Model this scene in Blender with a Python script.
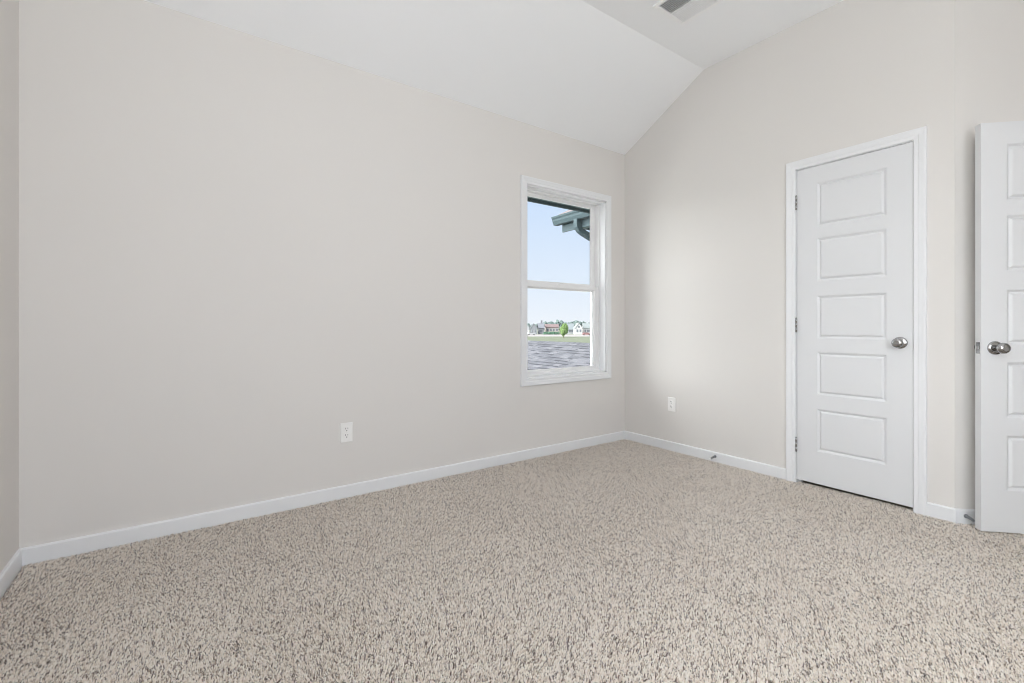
import bpy, bmesh, math, random
import numpy as np
from mathutils import Vector, Matrix

for o in list(bpy.data.objects):
    bpy.data.objects.remove(o, do_unlink=True)
SC = bpy.context.scene
COL = SC.collection
R = math.radians
random.seed(4)

# ------------------------------------------------------------------ camera
CAM = Vector((-3.2981, -2.8422, 1.0238))
YAW = 0.6194
FPX = 460.80
cd = bpy.data.cameras.new('camera')
cam = bpy.data.objects.new('camera', cd)
COL.objects.link(cam)
cam.location = CAM
cam.rotation_euler = (R(90), 0, -YAW)
cd.sensor_width = 36.0
cd.lens = FPX / 1024 * 36
cd.shift_y = -14.815 / 1024
cd.clip_start = 0.02
cd.clip_end = 6000
SC.camera = cam
FW = Vector((math.sin(YAW), math.cos(YAW), 0))
RT = Vector((math.cos(YAW), -math.sin(YAW), 0))

# ------------------------------------------------------------------ view + cycles
SC.view_settings.view_transform = 'Standard'
SC.view_settings.look = 'None'
SC.view_settings.gamma = 1.0
SC.view_settings.use_curve_mapping = False
SC.view_settings.exposure = 0.0
cy = SC.cycles
cy.filter_width = 1.0
cy.max_bounces = 14
cy.diffuse_bounces = 9
cy.glossy_bounces = 5
cy.transmission_bounces = 6
cy.transparent_max_bounces = 12
cy.sample_clamp_indirect = 6.0

# ------------------------------------------------------------------ sky, sun, large lights
W = bpy.data.worlds.new('sky')
SC.world = W
W.use_nodes = True
nt = W.node_tree
nt.nodes.clear()


def nd(t, kind, **kw):
    n = t.nodes.new(kind)
    for k, v in kw.items():
        setattr(n, k, v)
    return n


def sky_world():
    L = nt.links.new
    out = nd(nt, 'ShaderNodeOutputWorld')
    bg = nd(nt, 'ShaderNodeBackground')
    tc = nd(nt, 'ShaderNodeTexCoord')
    sep = nd(nt, 'ShaderNodeSeparateXYZ')
    L(tc.outputs['Generated'], sep.inputs[0])
    ramp = nd(nt, 'ShaderNodeValToRGB')
    e = ramp.color_ramp.elements
    e[0].position = 0.0
    e[0].color = (0.95, 0.98, 1.06, 1)
    e[1].position = 0.26
    e[1].color = (0.68, 0.82, 1.06, 1)
    m = e.new(0.09)
    m.color = (0.84, 0.92, 1.06, 1)
    L(sep.outputs['Z'], ramp.inputs[0])
    # broad glow added low in the sky to strengthen the window light
    dot = nd(nt, 'ShaderNodeVectorMath', operation='DOT_PRODUCT')
    d = Vector((-0.93, 0.30, 0.20)).normalized()
    dot.inputs[1].default_value = d
    L(tc.outputs['Generated'], dot.inputs[0])
    mx = nd(nt, 'ShaderNodeMath', operation='MAXIMUM')
    mx.inputs[1].default_value = 0.0
    L(dot.outputs['Value'], mx.inputs[0])
    pw = nd(nt, 'ShaderNodeMath', operation='POWER')
    pw.inputs[1].default_value = 2.5
    L(mx.outputs[0], pw.inputs[0])
    ml = nd(nt, 'ShaderNodeMath', operation='MULTIPLY_ADD')
    ml.inputs[1].default_value = SKY_GLOW
    ml.inputs[2].default_value = 0.0
    glow = nd(nt, 'ShaderNodeBackground')
    glow.inputs['Color'].default_value = (0.99, 0.985, 0.975, 1)
    both = nd(nt, 'ShaderNodeAddShader')
    L(pw.outputs[0], ml.inputs[0])
    L(ramp.outputs[0], bg.inputs['Color'])
    bg.inputs['Strength'].default_value = SKY_BASE
    L(ml.outputs[0], glow.inputs['Strength'])
    L(bg.outputs[0], both.inputs[0])
    L(glow.outputs[0], both.inputs[1])
    L(both.outputs[0], out.inputs['Surface'])


SKY_BASE, SKY_GLOW = 0.98, 11.2
SUN = 6.0
SOUTH_FILL, WEST_FILL, GLOBE_FILL, HALL_FILL = 42.0, 11.5, 28.0, 4.0  # strengths of the added fill lights
sky_world()


YB = -4.20           # wall behind the camera


def light(name, kind, loc, energy, color=(1, 1, 1), rot=(0, 0, 0), **kw):
    d = bpy.data.lights.new(name, kind)
    d.energy = energy
    d.color = color
    for k, v in kw.items():
        setattr(d, k, v)
    o = bpy.data.objects.new(name, d)
    COL.objects.link(o)
    o.location = loc
    o.rotation_euler = rot
    return o


sun = light('sun', 'SUN', (-20, 0, 30), SUN, (1.0, 0.96, 0.90), angle=R(1.0))
sun.rotation_euler = Vector((0.62, 0.06, -0.78)).to_track_quat('-Z', 'Y').to_euler()
# added fill lights, set in made-up window openings behind the camera
light('south_fill_light', 'AREA', (-2.9, YB - .04, 1.50), SOUTH_FILL, (0.93, 0.985, 1.065), (R(90), 0, 0),
      shape='RECTANGLE', size=1.5, size_y=1.5)
light('west_fill_light', 'AREA', (-3.915, -3.30, 1.50), WEST_FILL, (0.93, 0.985, 1.065), (R(90), 0, R(-90)),
      shape='RECTANGLE', size=1.3, size_y=1.5)
light('hall_fill_light', 'POINT', (1.1, -2.7, 2.6), HALL_FILL, (1.0, 0.975, 0.95), shadow_soft_size=.15)  # point light added so the unseen hall is not black

# ------------------------------------------------------------------ materials
MATS = {}


def mat(name, color, rough=0.6, metal=0.0, bump=None, spec=0.4, var=None, island=None):
    if name in MATS:
        return MATS[name]
    m = bpy.data.materials.new(name)
    m.use_nodes = True
    t = m.node_tree
    b = t.nodes['Principled BSDF']
    b.inputs['Base Color'].default_value = (*color, 1)
    b.inputs['Roughness'].default_value = rough
    b.inputs['Metallic'].default_value = metal
    b.inputs['Specular IOR Level'].default_value = spec
    tc = nd(t, 'ShaderNodeTexCoord')
    if bump:
        sc, st, dist = bump
        nz = nd(t, 'ShaderNodeTexNoise')
        nz.inputs['Scale'].default_value = sc
        nz.inputs['Detail'].default_value = 4
        t.links.new(tc.outputs['Object'], nz.inputs['Vector'])
        bp = nd(t, 'ShaderNodeBump')
        bp.inputs['Strength'].default_value = st
        bp.inputs['Distance'].default_value = dist
        t.links.new(nz.outputs['Fac'], bp.inputs['Height'])
        t.links.new(bp.outputs['Normal'], b.inputs['Normal'])
    if var:
        sc, c2 = var
        nz = nd(t, 'ShaderNodeTexNoise')
        nz.inputs['Scale'].default_value = sc
        nz.inputs['Detail'].default_value = 5
        t.links.new(tc.outputs['Object'], nz.inputs['Vector'])
        mx = nd(t, 'ShaderNodeMix', data_type='RGBA')
        mx.inputs[6].default_value = (*color, 1)
        mx.inputs[7].default_value = (*c2, 1)
        t.links.new(nz.outputs['Fac'], mx.inputs[0])
        t.links.new(mx.outputs[2], b.inputs['Base Color'])
    if island:
        g = nd(t, 'ShaderNodeNewGeometry')
        r = nd(t, 'ShaderNodeValToRGB')
        el = r.color_ramp.elements
        el[0].position, el[0].color = island[0][0], (*island[0][1], 1)
        el[1].position, el[1].color = island[-1][0], (*island[-1][1], 1)
        for p, c in island[1:-1]:
            el.new(p).color = (*c, 1)
        t.links.new(g.outputs['Random Per Island'], r.inputs[0])
        t.links.new(r.outputs[0], b.inputs['Base Color'])
    MATS[name] = m
    return m


def glass_mat():
    m = bpy.data.materials.new('window_glass')
    m.use_nodes = True
    t = m.node_tree
    t.nodes.clear()
    out = nd(t, 'ShaderNodeOutputMaterial')
    tr = nd(t, 'ShaderNodeBsdfTransparent')
    tr.inputs[0].default_value = (0.97, 0.985, 0.98, 1)
    gl = nd(t, 'ShaderNodeBsdfGlossy')
    gl.inputs['Roughness'].default_value = 0.02
    fr = nd(t, 'ShaderNodeFresnel')
    fr.inputs[0].default_value = 1.18
    mx = nd(t, 'ShaderNodeMixShader')
    t.links.new(fr.outputs[0], mx.inputs[0])
    t.links.new(tr.outputs[0], mx.inputs[1])
    t.links.new(gl.outputs[0], mx.inputs[2])
    t.links.new(mx.outputs[0], out.inputs[0])
    return m


WALL = mat('wall_paint', (0.715, 0.693, 0.668), 0.85, bump=(190, 0.10, 0.002), spec=0.2)
CEIL = mat('ceiling_paint', (0.90, 0.91, 0.925), 0.9, bump=(120, 0.12, 0.002), spec=0.15)
TRIM = mat('trim_paint', (0.785, 0.793, 0.806), 0.42, spec=0.4)
DOOR = mat('door_paint', (0.71, 0.716, 0.728), 0.45, bump=(260, 0.03, 0.001), spec=0.35)
VINYL = mat('white_vinyl', (0.80, 0.80, 0.80), 0.4)
PLATE = mat('white_plastic', (0.88, 0.87, 0.855), 0.35)
SLOT = mat('dark_slot', (0.03, 0.03, 0.03), 0.7)
NICKEL = mat('satin_nickel', (0.42, 0.42, 0.42), 0.17, 1.0)
STEEL = mat('dark_steel', (0.28, 0.29, 0.31), 0.28, 1.0)
RUBBER = mat('white_rubber', (0.85, 0.85, 0.85), 0.6)
VENT = mat('vent_enamel', (0.90, 0.90, 0.90), 0.45)
DUCT = mat('duct_metal', (0.16, 0.16, 0.16), 0.7)
BACKING = mat('carpet_backing', (0.30, 0.25, 0.20), 0.95, var=(60, (0.20, 0.16, 0.13)), spec=0.1)
GLASS = glass_mat()
TEAL = mat('teal_painted_board', (0.047, 0.070, 0.078), 0.55, spec=0.2)
SOFFIT = mat('teal_soffit', (0.10, 0.145, 0.145), 0.6)
SHINGLE = mat('asphalt_shingle', (0.3, 0.3, 0.33), 0.9, spec=0.15,
              island=[(0.0, (0.085, 0.086, 0.098)), (0.5, (0.11, 0.111, 0.125)), (1.0, (0.14, 0.14, 0.155))])
RSHINGLE = mat('brown_shingle', (0.19, 0.165, 0.17), 0.9, var=(25, (0.13, 0.115, 0.12)), spec=0.15)
SIDING = mat('grey_siding', (0.25, 0.26, 0.25), 0.7)
CARPET = mat('carpet_yarn', (0.5, 0.44, 0.38), 0.95, spec=0.08,
             island=[(0.0, (0.05, 0.034, 0.024)), (0.10, (0.16, 0.115, 0.082)), (0.20, (0.45, 0.360, 0.280)),
                     (0.34, (0.69, 0.585, 0.475)), (0.55, (0.91, 0.81, 0.70)), (1.0, (0.99, 0.93, 0.84))])
_cb = CARPET.node_tree.nodes['Principled BSDF']
_cb.inputs['Sheen Weight'].default_value = 1.0
_cb.inputs['Sheen Tint'].default_value = (1.0, 0.96, 0.93, 1)
_cb.inputs['Sheen Roughness'].default_value = 0.5


# ------------------------------------------------------------------ mesh helpers
class MB:
    def __init__(s):
        s.v, s.f, s.sm = [], [], []

    def add(s, vs, fs, smooth=False):
        b = len(s.v)
        s.v += [tuple(v) for v in vs]
        s.f += [tuple(b + i for i in f) for f in fs]
        s.sm += [smooth] * len(fs)
        return s

    def box(s, a, b):
        x0, y0, z0 = (min(p, q) for p, q in zip(a, b))
        x1, y1, z1 = (max(p, q) for p, q in zip(a, b))
        return s.add([(x0, y0, z0), (x1, y0, z0), (x1, y1, z0), (x0, y1, z0),
                      (x0, y0, z1), (x1, y0, z1), (x1, y1, z1), (x0, y1, z1)],
                     [(0, 3, 2, 1), (4, 5, 6, 7), (0, 1, 5, 4), (1, 2, 6, 5), (2, 3, 7, 6), (3, 0, 4, 7)])

    def prism(s, poly, vec):
        n = len(poly)
        P = [Vector(p) for p in poly]
        v = Vector(vec)
        fs = [tuple(range(n))[::-1], tuple(range(n, 2 * n))]
        fs += [(i, (i + 1) % n, n + (i + 1) % n, n + i) for i in range(n)]
        return s.add(P + [p + v for p in P], fs)

    def lathe(s, prof, origin, axis, n=24, smooth=True):
        """prof: (distance along axis, radius)"""
        ax = Vector(axis).normalized()
        u = ax.orthogonal().normalized()
        w = ax.cross(u)
        o = Vector(origin)
        vs = []
        for d, r in prof:
            for k in range(n):
                a = 2 * math.pi * k / n
                vs.append(o + ax * d + (u * math.cos(a) + w * math.sin(a)) * r)
        fs = []
        for i in range(len(prof) - 1):
            for k in range(n):
                fs.append((i * n + k, i * n + (k + 1) % n, (i + 1) * n + (k + 1) % n, (i + 1) * n + k))
        fs.append(tuple(range(n))[::-1])
        fs.append(tuple((len(prof) - 1) * n + k for k in range(n)))
        return s.add(vs, fs, smooth)

    def tube(s, pts, r, n=8, r2=None, smooth=True, up=(0, 0, 1)):
        """round tube, or a rectangular one when r2 is given (r x r2 half sizes)"""
        P = [Vector(p) for p in pts]
        vs = []
        for i, p in enumerate(P):
            t = (P[min(i + 1, len(P) - 1)] - P[max(i - 1, 0)]).normalized()
            a = t.cross(Vector(up))
            if a.length < 1e-3:
                a = t.cross(Vector((0, 1, 0)))
            a.normalize()
            b = t.cross(a).normalized()
            if r2 is None:
                vs += [p + (a * math.cos(2 * math.pi * k / n) + b * math.sin(2 * math.pi * k / n)) * r for k in range(n)]
            else:
                vs += [p + a * sx * r + b * sy * r2 for sx, sy in ((-1, -1), (1, -1), (1, 1), (-1, 1))]
        m = n if r2 is None else 4
        fs = []
        for i in range(len(P) - 1):
            for k in range(m):
                fs.append((i * m + k, i * m + (k + 1) % m, (i + 1) * m + (k + 1) % m, (i + 1) * m + k))
        fs.append(tuple(range(m))[::-1])
        fs.append(tuple((len(P) - 1) * m + k for k in range(m)))
        return s.add(vs, fs, smooth and r2 is None)

    def build(s, name, m, parent=None, bevel=0.0, seg=2, fix=True):
        me = bpy.data.meshes.new(name)
        me.from_pydata(s.v, [], s.f)
        me.polygons.foreach_set('use_smooth', s.sm)
        if fix:
            bm = bmesh.new()
            bm.from_mesh(me)
            bmesh.ops.recalc_face_normals(bm, faces=bm.faces)
            bm.to_mesh(me)
            bm.free()
        me.materials.append(m)
        o = bpy.data.objects.new(name, me)
        COL.objects.link(o)
        if parent is not None:
            o.parent = parent
        if bevel:
            b = o.modifiers.new('soft_edge', 'BEVEL')
            b.width = bevel
            b.segments = seg
            b.limit_method = 'ANGLE'
            b.angle_limit = R(40)
        return o


def tag(o, label=None, cat=None, group=None, kind=None):
    if label:
        o['label'] = label
    if cat:
        o['category'] = cat
    if group:
        o['group'] = group
    if kind:
        o['kind'] = kind
    return o


def empty(name, loc=(0, 0, 0), rz=0.0):
    o = bpy.data.objects.new(name, None)
    o.empty_display_size = 0.1
    COL.objects.link(o)
    o.location = loc
    o.rotation_euler = (0, 0, rz)
    return o


def struct(o, label, cat):
    return tag(o, label, cat, kind='structure')


# ------------------------------------------------------------------ room shell
XL = -3.8745          # end wall
ZL, ZH, YK = 2.599, 3.026, -0.7887
YS = -2.2231          # where the right wall ends and the angled wall starts
T = 0.15
q = math.sqrt(0.5)
AD = Vector((q, -q, 0))      # along the angled wall
AN = Vector((-q, -q, 0))     # its normal, into the room
B = Vector((0, YS, 0))
AL = 0.905                   # length of the angled wall
Cc = B + AD * AL
DL = 1.09
Dd = Cc + AN * DL
# window opening
WX0, WX1, WZ0, WZ1 = -1.1365, -0.2525, 0.622, 2.1285
# closet door opening in the right wall
OY0, OY1, OZ = -1.4385, -2.0716, 2.068


def slope_z(y):
    return ZH if y <= YK else ZL + (ZH - ZL) * (y / YK)


# floor slab
fb = MB()
fb.prism([(XL - T, T, -0.012), (T, T, -0.012), (1.6, YS + .3, -0.012), (1.6, YB - T, -0.012), (XL - T, YB - T, -0.012)], (0, 0, -0.2))
struct(fb.build('floor', BACKING), 'beige carpeted floor of the room', 'floor')

# wall with the window
w = MB()
x0, x1 = XL - T, T
w.box((x0, 0, -0.2), (WX0, T, ZL + .1)).box((WX1, 0, -0.2), (x1, T, ZL + .1))
w.box((WX0, 0, -0.2), (WX1, T, WZ0)).box((WX0, 0, WZ1), (WX1, T, ZL + .1))
struct(w.build('wall_north', WALL, fix=False), 'long pale greige wall with the window in it', 'wall')


def gable(y0, y1, z0, x):
    """part of a wall of constant x between y0 > y1, from z0 up to the ceiling line"""
    p = [(x, y0, z0), (x, y1, z0), (x, y1, slope_z(y1) + .06)]
    if y0 > YK > y1:
        p.append((x, YK, ZH + .06))
    p.append((x, y0, slope_z(min(y0, 0)) + .06))
    return p


w = MB()
w.prism(gable(0, OY0, -0.2, 0), (T, 0, 0))
w.prism(gable(OY0, OY1, OZ, 0), (T, 0, 0))
w.prism([(0, OY1, -0.2), (0, YS, -0.2), (0, YS, ZH + .06), (0, OY1, ZH + .06)], (T, 0, 0))
struct(w.build('wall_east', WALL), 'pale greige wall holding the closed narrow door', 'wall')

WY0, WY1, WW0, WW1 = -2.63, -3.97, 0.72, 2.28
w = MB()
w.prism(gable(0, WY0, -0.2, XL), (-T, 0, 0))
w.box((XL, WY0, -0.2), (XL - T, WY1, WW0)).box((XL, WY0, WW1), (XL - T, WY1, ZH + .06))
w.box((XL, WY1, -0.2), (XL - T, YB, ZH + .06))
struct(w.build('wall_west', WALL), 'narrow strip of greige wall at the very edge beside the long window wall', 'wall')

# angled wall, entry wall with its doorway, back wall with an added window, hall
w = MB()
w.prism([B - Vector((0, 0, .2)), Cc - Vector((0, 0, .2)) + AD * .12, Cc + AD * .12 + Vector((0, 0, ZH + .06)), B + Vector((0, 0, ZH + .06))], -AN * 0.12)
struct(w.build('wall_angled', WALL), 'greige wall turning away at an angle behind the open door', 'wall')
HS = 0.121                  # hinge side of the entry door, distance along AN from the angled wall
DW = 0.762
e0, e1 = HS - 0.02, HS + DW + 0.025
w = MB()


def entry(s0, s1, z0, z1):
    a, b = Cc + AN * s0, Cc + AN * s1
    w.prism([a + Vector((0, 0, z0)), b + Vector((0, 0, z0)), b + Vector((0, 0, z1)), a + Vector((0, 0, z1))], AD * 0.12)


entry(0, e0, -0.2, ZH + .06)
entry(e0, e1, 2.062, ZH + .06)
entry(e1, DL + .05, -0.2, ZH + .06)
struct(w.build('wall_entry', WALL), 'greige wall that holds the doorway of the open door', 'wall')

BX0, BX1, BZ0, BZ1 = -3.67, -2.13, 0.72, 2.28
w = MB()
w.box((XL - T, YB, -0.2), (BX0, YB - T, ZH + .06)).box((BX1, YB, -0.2), (1.7, YB - T, ZH + .06))
w.box((Dd.x, Dd.y - .02, -0.2), (Dd.x + .12, YB, ZH + .06))
w.box((BX0, YB, -0.2), (BX1, YB - T, BZ0)).box((BX0, YB, BZ1), (BX1, YB - T, ZH + .06))
struct(w.build('wall_south', WALL, fix=False), 'greige wall behind the viewer with an added wide window', 'wall')
w = MB()
w.box((1.58, YB, -0.2), (1.7, -1.9, ZH + .06)).box((0.15, -1.98, -0.2), (1.7, -1.86, ZH + .06))
struct(w.build('wall_hall', WALL), 'greige wall of the hall outside the open door', 'wall')

# ceiling: sloped part then flat
c = MB()
c.prism([(XL - T, 0.0, ZL), (XL - T, YK, ZH), (XL - T, YB - T, ZH), (XL - T, YB - T, ZH + .2), (XL - T, YK, ZH + .2), (XL - T, 0.15, ZL + .12), (XL - T, 0.15, ZL)],
        (1.75 - XL + T, 0, 0))
struct(c.build('ceiling', CEIL), 'white ceiling, sloped down to the window wall', 'ceiling')

# closet behind the narrow door
w = MB()
w.box((T, -1.2, -0.2), (0.75, -1.15, 2.5)).box((T, -1.84, 2.45), (0.75, -1.15, 2.5))
w.box((0.70, -1.84, -0.2), (0.75, -1.15, 2.5))
struct(w.build('wall_closet', WALL), 'wall inside the closet behind the narrow door', 'wall')

# ------------------------------------------------------------------ carpet pile
def carpet():
    rng = np.random.default_rng(7)
    sp = 0.0053
    xs = np.arange(XL + .010, 0.95, sp)
    ys = np.arange(-3.9, -0.010, sp * 0.9)
    X, Y = np.meshgrid(xs, ys)
    X = (X + (np.arange(X.shape[0]) % 2)[:, None] * sp * .5).ravel()
    Y = Y.ravel()
    X = X + rng.uniform(-.0025, .0025, X.size)
    Y = Y + rng.uniform(-.0022, .0022, Y.size)
    rel = np.stack([X, Y], 1)
    ang = (rel - np.array([0, YS])) @ np.array([AN.x, AN.y])
    ent = (rel - np.array([Cc.x, Cc.y])) @ np.array([-AD.x, -AD.y])
    ok = ((X < -0.013) & (Y >= YS)) | ((Y < YS) & (ang > .017) & (ent > .017))
    under = (X >= -0.013) & (X < 0.03) & (Y < -1.457) & (Y > -2.053)      # below the narrow door
    ok |= under
    ok &= (X > XL + .014) & (Y < -.014)
    dep = (X - CAM.x) * FW.x + (Y - CAM.y) * FW.y
    lat = (X - CAM.x) * RT.x + (Y - CAM.y) * RT.y
    ok &= (dep > 0.2) & (np.abs(lat) < dep * 1.7 + 1.0)
    X, Y = X[ok], Y[ok]
    n = X.size

    def field(fx, seed):
        r = np.random.default_rng(seed)
        out = np.zeros(n)
        for k in range(14):
            a = r.uniform(0, 2 * np.pi)
            f = fx * r.uniform(.5, 2.2)
            out += np.sin((X * np.cos(a) + Y * np.sin(a)) * f + r.uniform(0, 6.28))
        return out / math.sqrt(7)

    lx = 0.0016 * field(4, 1) + rng.normal(0, .0040, n) + .0008
    ly = 0.0016 * field(4, 2) + rng.normal(0, .0040, n) + .0012
    lx, ly = np.clip(lx, -.009, .009), np.clip(ly, -.009, .009)
    h = 0.0105 + rng.uniform(-.0030, .0015, n) + .0004 * field(5, 3)
    r0 = rng.uniform(.0020, .0036, n)
    a0 = rng.uniform(0, 2 * np.pi, n)
    K = 3
    V = np.zeros((n, 2 * K, 3), np.float32)
    for lev, (hz, rs, tw, le) in enumerate(((0.0, 1.0, 0.0, 0.0), (1.0, 0.72, 0.7, 1.0))):
        for k in range(K):
            a = a0 + tw + 2 * np.pi * k / K
            V[:, lev * K + k, 0] = X + lx * le + np.cos(a) * r0 * rs
            V[:, lev * K + k, 1] = Y + ly * le + np.sin(a) * r0 * rs
            V[:, lev * K + k, 2] = -0.0105 + h * hz
    fs = [k for k in range(0)]
    for k in range(K):
        fs += [k, (k + 1) % K, K + (k + 1) % K, K + k]
    fs += [K + k for k in range(K)]
    F = np.array(fs, np.int32)
    st = np.array([0, 4, 8, 12], np.int32)
    m = len(fs)
    me = bpy.data.meshes.new('carpet_pile')
    me.vertices.add(n * 2 * K)
    me.vertices.foreach_set('co', V.reshape(-1))
    me.loops.add(n * m)
    me.loops.foreach_set('vertex_index', (F[None] + (np.arange(n, dtype=np.int32) * 2 * K)[:, None]).reshape(-1))
    me.polygons.add(n * 4)
    me.polygons.foreach_set('loop_start', (st[None] + (np.arange(n, dtype=np.int32) * m)[:, None]).reshape(-1))
    me.update(calc_edges=True)
    me.materials.append(CARPET)
    o = bpy.data.objects.new('carpet_pile', me)
    COL.objects.link(o)
    tag(o, 'beige carpet pile flecked with cream and brown covering the whole floor', 'carpet', kind='stuff')


carpet()


# ------------------------------------------------------------------ trim
def casing(name, place, loop, closed, prof, label, m=TRIM):
    """moulding swept round an opening; loop = inner corners (a, z) with outward directions; prof = (outward, proud)"""
    n = len(loop)
    k = len(prof)
    vs = []
    for (a, z), (oa, oz) in loop:
        for wd, d in prof:
            vs.append(place(a + oa * wd, z + oz * wd, d))
    fs = []
    for i in range(n if closed else n - 1):
        j = (i + 1) % n
        for p in range(k - 1):
            fs.append((i * k + p, j * k + p, j * k + p + 1, i * k + p + 1))
    if not closed:
        fs.append(tuple(range(k)))
        fs.append(tuple((n - 1) * k + p for p in range(k))[::-1])
    b = MB().add(vs, fs)
    o = b.build(name, m)
    return struct(o, label, 'trim')


CASE = [(0, 0), (0, .009), (.004, .0125), (.020, .0125), (.025, .015), (.040, .0165), (.047, .018), (.054, .018), (.057, .015), (.057, 0)]


def on_north(a, z, d):
    return (a, -d, z)


def on_east(a, z, d):
    return (-d, -a, z)      # a = -y


casing('trim_1', on_north, [((WX0, WZ0), (-1, -1)), ((WX1, WZ0), (1, -1)), ((WX1, WZ1), (1, 1)), ((WX0, WZ1), (-1, 1))], True, CASE,
       'white picture-frame casing round the window')
dy0, dy1 = 1.4517, 2.0548
casing('trim_2', on_east, [((dy0, -.008), (-1, 0)), ((dy0, 2.0565), (-1, 1)), ((dy1, 2.0565), (1, 1)), ((dy1, -.008), (1, 0))], False, CASE,
       'white moulded casing round the closed narrow door')
dy0, dy1 = 1.4567, 2.0534


def on_entry(a, z, d):
    p = Cc + AN * a - AD * d
    return (p.x, p.y, z)


casing('trim_3', on_entry, [((e0 + .012, -.008), (-1, 0)), ((e0 + .012, 2.048), (-1, 1)), ((e1 - .012, 2.048), (1, 1)), ((e1 - .012, -.008), (1, 0))], False, CASE,
       'white casing round the doorway of the open door')

BH, BT = 0.0705, 0.013


def baseboard(name, p, d, length, nrm, label, cut0=0.0, cut1=0.0):
    """p start on wall, d along, nrm into the room; cut = how much the front face is shorter (+) or longer (-) at each end"""
    p, d, nrm = Vector(p), Vector(d), Vector(nrm)
    prof = [(0, -.01), (BT, -.01), (BT, BH - .006), (BT - .004, BH), (0, BH)]
    vs = []
    for end, cut in ((0.0, cut0), (length, -cut1)):
        for o_, z in prof:
            vs.append(p + d * (end + cut * o_ / BT) + nrm * o_ + Vector((0, 0, z)))
    k = len(prof)
    fs = [tuple(range(k)), tuple(range(k, 2 * k))[::-1]] + [(i, k + i, k + (i + 1) % k, (i + 1) % k) for i in range(k)]
    return struct(MB().add(vs, fs).build(name, TRIM), label, 'baseboard')


baseboard('baseboard_north', (XL, 0, 0), (1, 0, 0), -XL, (0, -1, 0), 'white baseboard along the long window wall', BT, BT)
baseboard('baseboard_east', (0, 0, 0), (0, -1, 0), 1.3947, (-1, 0, 0), 'white baseboard between the room corner and the narrow door', BT, 0)
baseboard('baseboard_east_return', (0, -2.109, 0), (0, -1, 0), 0.1141, (-1, 0, 0), 'short white baseboard beside the narrow door casing', 0, -BT * .414)
baseboard('baseboard_angled', B, AD, AL, AN, 'white baseboard behind the open door', -BT * .414, BT)
baseboard('baseboard_west', (XL, YB, 0), (0, 1, 0), -YB, (1, 0, 0), 'white baseboard running out of view at the wall edge', BT, BT)
baseboard('baseboard_south', (XL, YB, 0), (1, 0, 0), Dd.x - XL, (0, 1, 0), 'white baseboard behind the viewer', BT, 0)

# ------------------------------------------------------------------ window
def window_unit(root, x0, x1, z0, z1, face, sgn, latch=True):
    """single-hung vinyl window in the wall; face = y of the interior face of its frame, sgn = outward direction along y"""
    def bx(m, xa, xb, za, zb, d0, d1):
        m.box((xa, face + sgn * d0, za), (xb, face + sgn * d1, zb))

    # painted jamb between the casing and the frame
    j = MB()
    tj = 0.012
    y_in = 0.0
    for xa, xb, za, zb in ((x0, x0 + tj, z0, z1), (x1 - tj, x1, z0, z1), (x0, x1, z1 - tj, z1), (x0, x1, z0, z0 + tj)):
        j.box((xa, face - sgn * 0.0, za), (xb, face - sgn * 0.06, zb))
    j.build('jamb', TRIM, root)
    fr = MB()
    fw = 0.025
    for xa, xb, za, zb in ((x0, x0 + fw, z0, z1), (x1 - fw, x1, z0, z1), (x0 + fw, x1 - fw, z1 - fw + .003, z1), (x0 + fw, x1 - fw, z0, z0 + fw)):
        bx(fr, xa, xb, za, zb, 0.0, 0.085)
    for xa, xb, za, zb in ((x0, x0 + fw + .010, z0, z1), (x1 - fw - .010, x1, z0, z1), (x0, x1, z1 - fw - .012, z1), (x0, x1, z0, z0 + fw + .012)):
        bx(fr, xa, xb, za, zb, 0.083, 0.098)
    fr.build('window_frame', VINYL, root, bevel=.0015)
    mid = 1.365 if latch else (z0 + z1) / 2
    a0, a1 = x0 + fw, x1 - fw

    def sash(name, za, zb, d0, d1, st, rb, rt):
        m = MB()
        bead = 0.012
        dm = (d0 + d1) / 2
        xi0, xi1, zi0, zi1 = a0 + st, a1 - st, za + rb, zb - rt
        xo0, xo1, zo0, zo1 = xi0 - bead, xi1 + bead, zi0 - bead, zi1 + bead
        for xa, xb, zc, zd in ((a0, xo0, za, zb), (xo1, a1, za, zb), (xo0, xo1, za, zo0), (xo0, xo1, zo1, zb)):
            bx(m, xa, xb, zc, zd, d0, d1)
        # sloped glazing bead
        Y = lambda d: face + sgn * d
        for dA, dB in ((d0 + .002, dm - .003), (d1 - .002, dm + .003)):
            o = [(xo0, Y(dA), zo0), (xo1, Y(dA), zo0), (xo1, Y(dA), zo1), (xo0, Y(dA), zo1)]
            i = [(xi0, Y(dB), zi0), (xi1, Y(dB), zi0), (xi1, Y(dB), zi1), (xi0, Y(dB), zi1)]
            m.add(o + i, [(k, (k + 1) % 4, 4 + (k + 1) % 4, 4 + k) for k in range(4)])
        s = m.build(name, VINYL, root, bevel=.0012)
        g = MB().box((xo0, Y(dm - .002), zo0), (xo1, Y(dm + .002), zo1))
        tag(g.build('glass_pane', GLASS, s), 'clear glass')
        return s

    sash('lower_sash', z0 + fw - .004, mid + .012, 0.010, 0.040, .050, .034, .042)
    sash('upper_sash', mid - .030, z1 - fw + .006, 0.045, 0.075, .050, .066, .026)
    if latch:
        s = MB()
        xm = (x0 + x1) / 2
        s.box((xm - .035, face + sgn * .012, mid + .011), (xm + .035, face + sgn * .036, mid + .018))
        s.box((xm - .005, face + sgn * .012, mid + .018), (xm + .03, face + sgn * .022, mid + .026))
        s.build('sash_lock', VINYL, root, bevel=.002)


w1 = struct(empty('window_1', ((WX0 + WX1) / 2, 0.06, 0)), 'white single-hung window with a view of a roof and houses', 'window')
w1.location = (0, 0, 0)
window_unit(w1, WX0, WX1, WZ0, WZ1, 0.06, 1)


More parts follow.
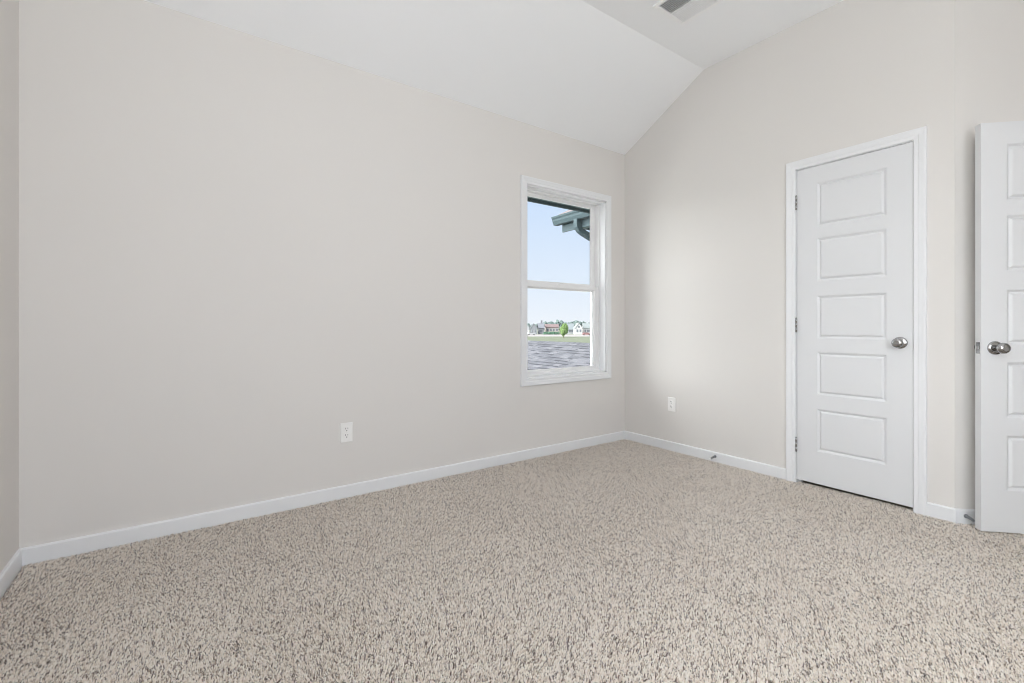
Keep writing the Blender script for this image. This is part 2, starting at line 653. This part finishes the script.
def added_window(name, label, ax, u0, u1, z0, z1, face, sgn):
    """window added out of view around a fill light; ax = the axis it runs along, face = interior wall plane, sgn = outward"""
    t = struct(empty(name), label, 'window')

    def bx(m, ua, ub, za, zb, d0, d1):
        a, b = (ua, face + sgn * d0, za), (ub, face + sgn * d1, zb)
        if ax == 'y':
            a, b = (a[1], a[0], a[2]), (b[1], b[0], b[2])
        m.box(a, b)

    m = MB()
    um = (u0 + u1) / 2
    for ua, ub, za, zb in ((u0, u0 + .05, z0, z1), (u1 - .05, u1, z0, z1), (u0, u1, z1 - .05, z1), (u0, u1, z0, z0 + .05)):
        bx(m, ua, ub, za, zb, .06, .12)
    m.build('window_frame', VINYL, t, bevel=.002)
    g = MB()
    bx(g, u0 + .04, u1 - .04, z0 + .04, z1 - .04, .098, .102)
    g.build('glass_pane', GLASS, t)
    k = MB()
    for ua, ub, za, zb in ((u0 - .057, u0, z0 - .057, z1 + .057), (u1, u1 + .057, z0 - .057, z1 + .057), (u0, u1, z1, z1 + .057), (u0, u1, z0 - .057, z0)):
        bx(k, ua, ub, za, zb, 0, -.016)
    k.build('window_casing', TRIM, t, bevel=.002)


added_window('added_window_2', 'added unseen window behind the viewer, round a fill light', 'x', BX0, BX1, BZ0, BZ1, YB, -1)
added_window('added_window_3', 'added unseen window in the side wall, round a fill light', 'y', WY1, WY0, WW0, WW1, XL, -1)

# ------------------------------------------------------------------ doors
ZP = [(.206, .480), (.568, .843), (.927, 1.201), (1.293, 1.570), (1.643, 1.922)]   # panels above the slab's bottom edge


def door_leaf(root, width, stile, thick=0.035, height=2.03):
    """local frame: u = +x along the width, front face at y = 0 facing -y, z from 0"""
    us = [0, stile, width - stile, width]
    zs = [0] + [z for p in ZP for z in p] + [height]
    m = MB()
    for yy in (0.0, thick):
        for i in range(3):
            for j in range(len(zs) - 1):
                if i == 1 and j % 2 == 1:
                    continue
                m.add([(us[i], yy, zs[j]), (us[i + 1], yy, zs[j]), (us[i + 1], yy, zs[j + 1]), (us[i], yy, zs[j + 1])],
                      [(0, 1, 2, 3) if yy == 0 else (3, 2, 1, 0)])
    for a, b in (((0, 0), (width, 0)), ((0, height), (width, height))):
        m.add([(a[0], 0, a[1]), (b[0], 0, b[1]), (b[0], thick, b[1]), (a[0], thick, a[1])], [(0, 1, 2, 3) if a[1] else (3, 2, 1, 0)])
    m.add([(0, 0, 0), (0, 0, height), (0, thick, height), (0, thick, 0)], [(0, 1, 2, 3)])
    m.add([(width, 0, 0), (width, 0, height), (width, thick, height), (width, thick, 0)], [(3, 2, 1, 0)])
    leaf = m.build('door_leaf', DOOR, root, fix=False)
    for za, zb in ZP:
        p = MB()
        for yy, s in ((0.0, 1), (thick, -1)):
            rings = []
            for off, d in ((0, 0), (.0025, .0008), (.013, .0088), (.016, .0088), (.025, .0012), (.028, .0004)):
                rings.append([(us[1] + off, yy + s * d, za + off), (us[2] - off, yy + s * d, za + off),
                              (us[2] - off, yy + s * d, zb - off), (us[1] + off, yy + s * d, zb - off)])
            vs = [v for r_ in rings for v in r_]
            fs = []
            for i in range(len(rings) - 1):
                for k in range(4):
                    f = (4 * i + k, 4 * i + (k + 1) % 4, 4 * i + 4 + (k + 1) % 4, 4 * i + 4 + k)
                    fs.append(f if s == 1 else f[::-1])
            e = 4 * (len(rings) - 1)
            f = (e, e + 1, e + 2, e + 3)
            fs.append(f if s == 1 else f[::-1])
            p.add(vs, fs)
        p.build('panel', DOOR, leaf, fix=False)
    return leaf


def door_knob(root, u, z, y, s):
    """s = -1: knob on the front (towards -y)"""
    ro = MB().lathe([(0, .0335), (.004, .0335), (.007, .031), (.0095, .024), (.012, .0145), (.012, .001)], (u, y, z), (0, s, 0), 40)
    kb = MB().lathe([(.010, .0125), (.024, .0115), (.029, .0135), (.034, .0195), (.040, .0250), (.047, .0272), (.054, .0262), (.060, .0222),
                     (.064, .0158), (.0655, .0105), (.0648, .0075), (.0648, .0005)], (u, y, z), (0, s, 0), 40)
    k = tag(kb.build('door_knob', NICKEL, root), 'satin nickel door knob')
    ro.build('rosette', NICKEL, k)
    return k


def hinge(root, u, z, y):
    k = MB()
    for a in range(3):
        k.lathe([(a * .030 + .0006, .0062), (a * .030 + .0294, .0062)], (u, y, z - .045), (0, 0, 1), 14)
    k.lathe([(-.004, .003), (-.0015, .0055), (.0, .0055)], (u, y, z - .045), (0, 0, 1), 14)
    k.lathe([(.090, .0055), (.0915, .0055), (.094, .003)], (u, y, z - .045), (0, 0, 1), 14)
    k.box((u - .004, y + .002, z - .045), (u + .004, y + .022, z + .045))
    return tag(k.build('hinge', NICKEL, root), 'satin nickel hinge')


# narrow closet door: local +x runs along world -y, its front faces world -x
DZ = 0.020
d1 = struct(empty('door_1', (-0.002, -1.4585, DZ), R(-90)), 'closed narrow white five-panel door in the wall beside the window corner', 'door')
leaf1 = door_leaf(d1, 0.5935, 0.1165)
jm = MB()
for a, b, z0_, z1_ in ((-.0195, -.0035, -.03, 2.049), (.597, .613, -.03, 2.049), (-.0195, .613, 2.0335, 2.0475)):
    jm.box((a, -.0005, z0_), (b, .14, z1_))
for a, b, z0_, z1_ in ((-.004, .010, -.03, 2.034), (.5835, .598, -.03, 2.034), (-.004, .598, 2.020, 2.034)):
    jm.box((a, .038, z0_), (b, .06, z1_))
jm.build('door_jamb', TRIM, d1)
for z in (1.841, 1.035, 0.2486):
    hinge(d1, -.0025, z - DZ, -.006)
door_knob(d1, 0.5375, 0.933 - DZ, 0.0, -1)
sp = MB().box((.5965, -.0005, .885), (.600, .030, .945)).tube([(.5985, -.002, .884), (.5990, -.0045, .893), (.5990, -.0052, .912), (.5990, -.0045, .935), (.5985, -.002, .945)], .0032, 8)
tag(sp.build('strike_plate', NICKEL, d1), 'satin nickel strike plate')

# open entry door, parallel to the angled wall; hinge at its far end
DZ2 = 0.0066
P2 = B + AN * 0.121 + AD * 0.0298
d2 = struct(empty('door_2', (P2.x, P2.y, DZ2), R(-45)), 'open white five-panel door cut by the picture edge', 'door')
door_leaf(d2, DW, 0.110)
door_knob(d2, 0.060, 0.912, 0.0, -1)
door_knob(d2, 0.060, 0.912, 0.035, 1)
lt = MB().box((-.0012, .006, .883), (.004, .029, .940))
lat = tag(lt.build('latch_plate', NICKEL, d2), 'satin nickel latch plate')
lb = MB().add([(-.010, .0135, .905), (-.0005, .0115, .905), (-.0005, .0235, .905), (-.004, .0235, .905),
               (-.010, .0135, .919), (-.0005, .0115, .919), (-.0005, .0235, .919), (-.004, .0235, .919)],
              [(0, 1, 2, 3), (4, 5, 6, 7), (0, 1, 5, 4), (1, 2, 6, 5), (2, 3, 7, 6), (3, 0, 4, 7)])
lb.build('latch_bolt', NICKEL, lat)
for z in (1.84, 1.02, 0.24):
    hinge(d2, DW + .003, z, -.005)
jm = MB()
jm.box((DW + .006, -.0, -.02), (DW + .020, .0175, 2.05))
jm.build('door_jamb', TRIM, d2)

# ------------------------------------------------------------------ outlets
def outlet(loc, rz, label):
    t = tag(empty('power_outlet', loc, rz), label, 'outlet', 'wall outlets')
    m = MB()
    w_, h_ = .0355, .0585
    rings = [(w_, h_, 0), (w_, h_, -.0025), (w_ - .0035, h_ - .0035, -.0058)]
    vs = [(sx * a, d, sz * b) for a, b, d in rings for sx, sz in ((-1, -1), (1, -1), (1, 1), (-1, 1))]
    fs = [(4 * i + k, 4 * i + (k + 1) % 4, 4 * i + 4 + (k + 1) % 4, 4 * i + 4 + k) for i in range(2) for k in range(4)] + [(8, 9, 10, 11)]
    m.add(vs, fs)
    m.build('cover_plate', PLATE, t)
    for s in (-1, 1):
        zc = s * .0195
        pts = []
        for k in range(24):
            a = 2 * math.pi * k / 24
            pts.append((.0172 * math.cos(a), -.0058, zc + max(-.0140, min(.0140, .0172 * math.sin(a)))))
        rc = MB().prism(pts, (0, -.0018, 0)).build('receptacle', PLATE, t)
        sl = MB()
        sl.box((-.0078, -.0070, zc + .0005), (-.0052, -.0079, zc + .0100))
        sl.box((.0052, -.0070, zc + .0015), (.0078, -.0079, zc + .0090))
        sl.lathe([(0, .0032), (.0009, .0032)], (0, -.0070, zc - .0078), (0, -1, 0), 12, False)
        tag(sl.build('slot', SLOT, rc), 'dark plug slots')
    MB().lathe([(0, .0032), (.001, .0030), (.0014, .0015)], (0, -.0057, 0), (0, -1, 0), 12).build('screw', PLATE, t)
    return t


outlet((-2.498, 0, .387), 0, 'white duplex outlet low on the long wall beneath the bare stretch')
outlet((0, -.499, .379), R(-90), 'white outlet low on the wall between the corner and the narrow door')


# ------------------------------------------------------------------ spring door stops
def door_stop(loc, rz, label, sag):
    """local: base on the wall at the origin, spring runs towards -y"""
    t = tag(empty('door_stop', loc, rz), label, 'door stop', 'spring door stops')
    MB().lathe([(0, .0105), (.003, .0105), (.006, .0075), (.012, .006), (.012, .001)], (0, 0, 0), (0, -1, 0), 18).build('base', STEEL, t)
    pts = []
    N = 17 * 14
    for k in range(N + 1):
        f = k / N
        a = 2 * math.pi * 17 * f
        r = .0062 - .0016 * f
        pts.append((r * math.cos(a), -.008 - .056 * f, r * math.sin(a) - sag * f * f))
    MB().tube(pts, .00105, 6, up=(0, 1, 0)).build('spring', STEEL, t)
    MB().lathe([(0, .0052), (.002, .0068), (.010, .0066), (.013, .005), (.013, .001)], (0, -.062, -sag), (0, -1, -sag * 12), 16).build('tip', RUBBER, t)
    return t


door_stop((-BT, -.890, .040), R(-90), 'small spring door stop on the baseboard between the outlet and the narrow door', .010)
ps = B + AD * 0.040 + AN * BT
door_stop((ps.x, ps.y, .038), R(-45), 'small spring door stop on the baseboard behind the open door', .006)

# ------------------------------------------------------------------ ceiling register
vr = tag(empty('ceiling_vent', (-.765, -1.155, ZH)), 'white metal air register on the ceiling', 'vent')
VX0, VX1, VY0, VY1 = -.128, .128, -.118, .118
fm = MB()
for a, b, c_, d_ in ((VX0 - .024, VX0, VY0 - .024, VY1 + .024), (VX1, VX1 + .024, VY0 - .024, VY1 + .024), (VX0, VX1, VY1, VY1 + .024), (VX0, VX1, VY0 - .024, VY0), (-.004, .004, VY0, VY1)):
    fm.box((a, c_, -.0115), (b, d_, 0.0))
fm.build('frame', VENT, vr, bevel=.003)
for s in (-1, 1):
    lv = MB()
    n = 8
    for k in range(n):
        xc = s * (.010 + (k + .5) * (.128 - .010) / n)
        # blades lean away from the centre bar
        a, b = (xc + s * .0028, -.0112), (xc - s * .0028, -.0015)
        lv.prism([(a[0] - .0009, VY0, a[1]), (a[0] + .0009, VY0, a[1]), (b[0] + .0009, VY0, b[1]), (b[0] - .0009, VY0, b[1])], (0, VY1 - VY0, 0))
    lv.build('louver_bank', VENT, vr)
MB().box((VX0, VY0, -.0012), (VX1, VY1, 0.0)).build('duct_opening', DUCT, vr)

# ------------------------------------------------------------------ globe lamp added out of view as room fill
lp = tag(empty('fill_lamp', (-2.3, -2.95, ZH)), 'added unseen globe lamp hanging from the ceiling as fill light', 'lamp')
MB().lathe([(0, .065), (.018, .065), (.028, .05), (.032, .012), (.032, .001)], (0, 0, 0), (0, 0, -1), 28).build('base', VENT, lp)
MB().lathe([(.02, .007), (.40, .007), (.40, .035), (.43, .045), (.43, .001)], (0, 0, 0), (0, 0, -1), 20).build('rod', NICKEL, lp)
dm = bpy.data.materials.new('fill_globe')
dm.use_nodes = True
bs = dm.node_tree.nodes['Principled BSDF']
bs.inputs['Base Color'].default_value = (.9, .9, .88, 1)
bs.inputs['Emission Color'].default_value = (1, .975, .945, 1)
bs.inputs['Emission Strength'].default_value = GLOBE_FILL
MB().lathe([(.42 + .14 - .14 * math.cos(math.pi * k / 14), max(.001, .14 * math.sin(math.pi * k / 14))) for k in range(15)], (0, 0, 0), (0, 0, -1), 32).build('lamp_shade', dm, lp)


# ------------------------------------------------------------------ outside: this house's eaves and lower roof
GZ = -3.5          # ground level


def at(px, depth, z):
    p = CAM + FW * depth + RT * ((px - 512) / FPX * depth)
    return Vector((p.x, p.y, z))


ev = tag(empty('house_eave', (-1.0, .15, 2.2)), 'dark teal eave across the top of the window view', 'eave')
ev.location = (0, 0, 0)
m = MB().box((-4.2, .15, 2.235), (.98, .59, 2.25))
m.build('soffit', SOFFIT, ev)
m = MB().box((-4.2, .59, 2.205), (.98, .612, 2.40))
m.build('fascia', TEAL, ev)
m = MB().prism([(-4.2, .15, 2.62), (-4.2, .63, 2.39), (-4.2, .63, 2.41), (-4.2, .15, 2.66)], (5.18, 0, 0))
m.build('roof_edge', RSHINGLE, ev)

wg = tag(empty('house_wing', (1.5, 1.0, 0)), 'teal gutter and roof corner of the house wing outside the window', 'house wing')
wg.location = (0, 0, 0)
GX, GY = 1.0, 2.216
MB().box((1.52, .15, -3.5), (6, 1.70, 2.475)).build('wall', SIDING, wg)
gp = [(0, 2.595), (0.004, 2.575), (.018, 2.555), (.022, 2.53), (.045, 2.482), (.12, 2.482), (.12, 2.595), (.112, 2.595), (.112, 2.490), (.05, 2.490), (.03, 2.532), (.026, 2.556), (.012, 2.578), (.008, 2.595)]
g = MB().prism([(GX + a, .45, z) for a, z in gp], (0, GY - .45, 0))
g.prism([(GX + a, GY - .004, z) for a, z in gp[:7]], (0, .004, 0))
g.build('gutter', TEAL, wg)
MB().box((GX + .12, .45, 2.375), (GX + .145, 2.115, 2.61)).build('fascia', TEAL, wg)
MB().box((GX + .12, .30, 2.475), (1.56, 2.10, 2.495)).build('soffit', SOFFIT, wg)
MB().box((GX + .145, 2.09, 2.47), (3.4, 2.115, 2.61)).build('gable_board', TEAL, wg)
pr = .5
MB().prism([(GX + .05, .3, 2.602), (GX + .05, .3, 2.618), (3.6, .3, 2.618 + pr * 2.55), (3.6, .3, 2.602 + pr * 2.55)], (0, GY - .10 - .3, 0)).build('roof', RSHINGLE, wg)
dpts = [(GX + .066, 1.75, 2.49), (GX + .066, 1.75, 2.43), (GX + .072, 1.75, 2.39), (GX + .10, 1.75, 2.35), (GX + .15, 1.745, 2.32),
        (GX + .36, 1.69, 2.215), (GX + .43, 1.69, 2.17), (GX + .47, 1.69, 2.10), (GX + .47, 1.69, 0.0)]
MB().tube(dpts, .040, r2=.034, up=(0, 1, 0)).build('downspout', TEAL, wg, bevel=.006)

# lower roof with its ridge running away from the window wall
RX, RZ, RP = 2.4, 0.735, 0.42
lr = tag(empty('shingle_roof', (RX, 2.5, RZ - .5)), 'grey shingled lower roof just outside the window', 'roof')
lr.location = (0, 0, 0)
sl = math.hypot(1, RP)
tabs, bands = MB(), MB()
expo = .098
nc = int(1.9 * sl / expo)
for k in range(nc):
    xa = RX - k * expo / sl
    xb = xa - (expo + .012) / sl
    y = .22 - random.uniform(0, .3)
    while y < 9.5:
        wdt = random.uniform(.10, .24)
        ya, yb = max(y, .2), min(y + wdt, 9.5)
        y += wdt + .004
        if yb - ya < .03 or (yb < 1.76 and xa > 1.30):
            continue
        th = random.choice((.008, .011, .014))
        z0_, z1_ = RZ - RP * (RX - xa), RZ - RP * (RX - xb)
        if random.random() < .55:  # dark strip painted for the shadow under the tab above
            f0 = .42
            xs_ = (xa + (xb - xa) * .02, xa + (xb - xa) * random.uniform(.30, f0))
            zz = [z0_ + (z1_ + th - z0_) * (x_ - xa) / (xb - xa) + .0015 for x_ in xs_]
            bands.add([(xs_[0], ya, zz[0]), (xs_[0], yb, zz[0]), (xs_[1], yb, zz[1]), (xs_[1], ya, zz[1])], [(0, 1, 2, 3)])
        tabs.add([(xa, ya, z0_), (xa, yb, z0_), (xb, yb, z1_ + th), (xb, ya, z1_ + th), (xb, yb, z1_ - .004), (xb, ya, z1_ - .004)],
                 [(0, 1, 2, 3), (3, 2, 4, 5), (0, 3, 5), (1, 4, 2)])
tabs.build('shingles', SHINGLE, lr, fix=False)
tag(bands.build('painted_tab_shadow', mat('tab_shade_paint', (0.045, 0.046, 0.055), .95, spec=.1), lr, fix=False), 'painted shadow strips under the shingle tabs')
MB().prism([(RX, 1.8, RZ - .01), (RX - 1.88, 1.8, RZ - .01 - 1.88 * RP), (RX - 1.88, 1.8, RZ - .2 - 1.88 * RP), (RX + 4.2, 1.8, RZ - .2 - 4.2 * RP), (RX + 4.2, 1.8, RZ - .01 - 4.2 * RP)],
           (0, 7.68, 0)).build('roof_deck', RSHINGLE, lr)
MB().box((RX - 1.5, 1.85, GZ), (RX + 4.0, 9.4, RZ - .2 - 4.2 * RP)).build('wall', SIDING, lr)
caps = MB()
y = 1.8
while y < 9.4:
    for s in (-1, 1):
        caps.add([(RX, y, RZ + .012), (RX, y + .2, RZ + .006), (RX + s * .13, y + .2, RZ + .006 - .13 * RP), (RX + s * .13, y, RZ + .012 - .13 * RP)], [(0, 1, 2, 3)])
    y += .14
caps.build('ridge_cap', SHINGLE, lr, fix=False)

# ------------------------------------------------------------------ outside: lawn, road, houses, trees
GRASS = mat('grass', (0.122, 0.135, 0.094), 0.95, var=(.05, (0.148, 0.16, 0.118)), spec=0.1)
ROAD = mat('pale_concrete', (0.27, 0.25, 0.245), 0.9, spec=0.1)
LEAF = mat('leaf_bright', (0.085, 0.14, 0.045), 0.9, var=(.9, (0.14, 0.20, 0.085)), spec=0.1)
LEAFD = mat('leaf_dull', (0.10, 0.135, 0.128), 0.95, var=(.3, (0.135, 0.165, 0.16)), spec=0.05)
HEDGE = mat('hedge_leaf', (0.06, 0.115, 0.08), 0.95, var=(.8, (0.08, 0.135, 0.095)), spec=0.05)
BARK = mat('bark', (0.2, 0.16, 0.12), 0.95)

gm = MB()
gs = at(559, 60, GZ)
for k in range(1):
    gm.add([(-2500, 14, GZ), (2500, 14, GZ), (2500, 4500, GZ), (-2500, 4500, GZ), (-2500, -60, GZ), (2500, -60, GZ)], [(0, 1, 2, 3), (4, 5, 1, 0)])
struct(gm.build('ground', GRASS), 'green lawn beyond the shingled roof outside', 'lawn')

rd = MB()
a, b = at(150, 212, GZ), at(1000, 212, GZ)
c_, d_ = at(1000, 262, GZ), at(150, 262, GZ)
rd.prism([a, b, c_, d_], (0, 0, .05))
struct(rd.build('road', ROAD), 'pale road strip in front of the distant houses', 'road')
BOUNCE = mat('bounce_white', (0.80, 0.79, 0.77), 0.9, spec=0.1, var=(2, (0.74, 0.73, 0.71)))
dv = MB().box((-16, .25, GZ), (.5, 15, GZ + .06))  # unseen white slab added to bounce light up through the window
struct(dv.build('reflector', BOUNCE), 'added unseen white driveway on the ground below the window', 'reflector')


def house(pxa, pxb, depth, ze, zr, wallc, roofc, label, wins, gable_front=False, chimney=None, garage=None, deep=9.0, name='house'):
    """distant house seen square-on; ze = eave height, zr = ridge height above the ground"""
    pa, pb = at(pxa, depth, GZ), at(pxb, depth, GZ)
    wdt = (pb - pa).length
    t = tag(empty(name, (pa + pb) / 2), label, 'house', 'houses across the road')
    t.rotation_euler = (0, 0, -YAW)
    h = wdt / 2
    wm = mat('wall_' + label[:14], tuple(.55 * c for c in wallc), .8)
    rm = mat('roof_' + label[:14], tuple(.46 * c for c in roofc), .9, spec=.1)
    m = MB()
    if gable_front:
        m.prism([(-h, 0, 0), (h, 0, 0), (h, 0, ze), (0, 0, zr - .2), (-h, 0, ze)], (0, deep, 0))
    else:
        m.prism([(-h, 0, 0), (-h, deep, 0), (-h, deep, ze), (-h, deep / 2, zr - .2), (-h, 0, ze)], (wdt, 0, 0))
    m.build('wall', wm, t)
    rf = MB()
    o = .35
    if gable_front:
        k = (zr - ze) / h
        for s in (-1, 1):
            rf.prism([(0, -o, zr), (s * (h + o), -o, ze - k * o), (s * (h + o), -o, ze - k * o - .25), (0, -o, zr - .25)], (0, deep + 2 * o, 0))
    else:
        k = (zr - ze) / (deep / 2)
        for s in (-1, 1):
            rf.prism([(-h - o, deep / 2, zr), (-h - o, deep / 2 + s * (deep / 2 + o), ze - k * o), (-h - o, deep / 2 + s * (deep / 2 + o), ze - k * o - .25), (-h - o, deep / 2, zr - .25)],
                     (wdt + 2 * o, 0, 0))
    rf.build('roof', rm, t)
    WN = mat('far_window', (.12, .13, .15), .3)
    WT = mat('far_trim', (.45, .45, .45), .6)
    for u, z, ww, hh in wins:
        f = MB().box((u * h - ww / 2 - .12, -.08, z - .12), (u * h + ww / 2 + .12, .02, z + hh + .12)).build('window', WT, t)
        MB().box((u * h - ww / 2, -.11, z), (u * h + ww / 2, -.05, z + hh)).build('pane', WN, f)
    if chimney is not None:
        MB().box((chimney * h - .5, deep / 2 - .5, zr - 1.2), (chimney * h + .5, deep / 2 + .5, zr + 1.6)).build('chimney', rm, t)
    if garage is not None:
        u, gw = garage
        MB().box((u * h - gw / 2, -.12, 0), (u * h + gw / 2, .02, 2.3)).build('garage_door', WT, t)
    return t


house(519.5, 529.5, 282, 4.6, 7.0, (.55, .57, .60), (.36, .38, .42), 'pale grey house at the near end of the far row', [(-.4, 1.2, 1.2, 1.3), (.1, 3.2, 1, 1.1), (.4, 1.2, 1.2, 1.3)], True, garage=(.55, 2.6))
house(530.9, 537, 276, 4.2, 6.6, (.33, .34, .37), (.42, .44, .48), 'dark grey gabled house in the far row', [(-.5, 1.2, 1.1, 1.3), (.45, 1.2, 1.1, 1.3), (0, 3.3, .9, 1.0)], True)
house(538.5, 544.2, 284, 3.9, 6.9, (.40, .40, .44), (.33, .34, .38), 'slate grey house with a tall chimney in the far row', [(-.5, 1.2, 1.1, 1.4), (.1, 1.2, 1.1, 1.4)], False, chimney=.25)
house(545.8, 558.6, 290, 4.4, 6.2, (.66, .58, .55), (.36, .27, .27), 'wide pinkish house with a reddish roof behind the hedge', [(-.7, 1.8, 1.2, 1.5), (-.2, 1.8, 1.2, 1.5), (.25, 1.8, 1.2, 1.5), (.75, 1.8, 1.2, 1.5)], False)
house(567.6, 574, 288, 3.0, 6.6, (.50, .52, .54), (.36, .40, .42), 'grey house with a big roof just past the green tree', [(-.3, 1.0, 1.2, 1.3), (.4, 1.0, 1.2, 1.3)], False)
house(575.5, 582.3, 272, 4.0, 6.9, (.80, .80, .80), (.45, .48, .48), 'white gabled house in the far row', [(-.45, 1.4, 1.1, 1.5), (.0, 3.9, 1.0, 1.1), (.45, 1.4, 1.1, 1.5)], True)
house(583.8, 594, 276, 3.9, 6.6, (.76, .76, .76), (.42, .46, .46), 'white house with a long grey roof in the far row', [(-.7, 1.3, 1.1, 1.4), (-.2, 1.3, 1.1, 1.4), (.2, 1.3, 1.1, 1.4)], False, garage=(.65, 3.0))


def crown(seed, r, squash=1.0, n=5, lumps=26):
    rnd = random.Random(seed)
    bm = bmesh.new()
    for k in range(lumps):
        d = Vector((rnd.gauss(0, 1), rnd.gauss(0, 1), rnd.gauss(0, 1))).normalized() * r * rnd.uniform(.25, .72)
        d.z *= squash
        s = r * rnd.uniform(.24, .42)
        mtx = Matrix.Translation(d) @ Matrix.Rotation(rnd.uniform(0, 6), 4, 'Z')
        res = bmesh.ops.create_icosphere(bm, subdivisions=2, radius=s, matrix=mtx)
        for v in res['verts']:
            v.co += Vector((rnd.gauss(0, 1), rnd.gauss(0, 1), rnd.gauss(0, 1))) * s * .13
    me = bpy.data.meshes.new('crown')
    bm.to_mesh(me)
    bm.free()
    return me


def tree(px, depth, height, width, m, me, label, group, name='tree', trunk=.22):
    t = tag(empty(name, at(px, depth, GZ), random.uniform(0, 6)), label, 'tree', group)
    o = bpy.data.objects.new('crown', me)
    COL.objects.link(o)
    o.parent = t
    ch = height * (1 - trunk)
    o.location = (0, 0, height - ch / 2)
    o.scale = (width / 2, width / 2, ch / 2)
    MB().lathe([(0, width * .05), (height * .6, width * .025)], (0, 0, 0), (0, 0, 1), 8).build('trunk', BARK, t)
    return t


def crown_mesh(seed, m, **kw):
    me = crown(seed, 1.0, **kw)
    me.materials.append(m)
    return me


cm = crown_mesh(3, LEAF)
tree(563.7, 190, 6.2, 3.9, LEAF, cm, 'bright green young tree alone on the lawn outside', None, trunk=.05)
crowns = [crown_mesh(20 + k, LEAFD, lumps=18) for k in range(4)]
rnd = random.Random(11)
k = 0
for row in range(3):
    px = 481.4 + row * 3.6
    while px < 636:
        hgt = (9.0, 10.0, 11.2, 9.5, 10.5)[k % 5] if px > 543 else (7.2, 7.9, 7.5)[k % 3]
        tree(px, 400 + 14 * row, hgt, 7.4, LEAFD, crowns[k % 4], 'dull green tree in the row behind the distant houses', 'trees behind the houses', 'distant_tree', .12)
        px += 10.8
        k += 1


def hedge(pa, pb, depth, h, label):
    a, b = at(pa, depth, GZ), at(pb, depth, GZ)
    t = empty('hedge', (a + b) / 2, -YAW)
    n = int((b - a).length / .8)
    rn = random.Random(5)
    bm = bmesh.new()
    for i in range(n):
        u = -((b - a).length) / 2 + (i + .5) * (b - a).length / n
        for z in (.35, .75):
            res = bmesh.ops.create_icosphere(bm, subdivisions=1, radius=h * .42, matrix=Matrix.Translation((u, rn.uniform(-.3, .3), z * h * .8)))
            for v in res['verts']:
                v.co += Vector((rn.gauss(0, 1), rn.gauss(0, 1), rn.gauss(0, 1))) * .12
    me = bpy.data.meshes.new('hedge')
    bm.to_mesh(me)
    bm.free()
    me.materials.append(HEDGE)
    COL.objects.unlink(t)
    bpy.data.objects.remove(t)
    o = bpy.data.objects.new('hedge', me)
    COL.objects.link(o)
    o.location = (a + b) / 2
    o.rotation_euler = (0, 0, -YAW)
    return tag(o, label, 'hedge')


hedge(543.5, 559, 266, 1.7, 'clipped green hedge in front of the pinkish far house')


def car(px, depth, c, label, yaw=0.0):
    t = tag(empty('car', at(px, depth, GZ + .05), -YAW + yaw), label, 'car', 'parked cars')
    body = mat('car_' + label[:8], tuple(.5 * v for v in c), .35)
    prof = [(-2.2, .35), (2.2, .35), (2.25, .8), (1.5, .95), (.8, 1.5), (-1.2, 1.55), (-1.9, 1.0), (-2.25, .9)]
    MB().prism([(x, -.85, z) for x, z in prof], (0, 1.7, 0)).build('body', body, t, bevel=.08)
    gw = mat('car_glass', (.06, .07, .08), .2)
    MB().prism([(x, -.87, z) for x, z in [(1.2, 1.0), (.72, 1.42), (-1.1, 1.46), (-1.6, 1.02)]], (0, 1.74, 0)).build('window', gw, t)
    tm = mat('tyre', (.04, .04, .04), .8)
    for x in (-1.35, 1.35):
        for y in (-.88, .66):
            MB().lathe([(0, .2), (.0, .33), (.22, .33), (.22, .2)], (x, y, .33), (0, 1, 0), 16).build('wheel', tm, t)
    return t


car(586.5, 240, (.5, .25, .24), 'dark red car parked on the road before the white houses')
car(531.2, 244, (.85, .85, .86), 'white car parked at the road near the grey houses', .2)
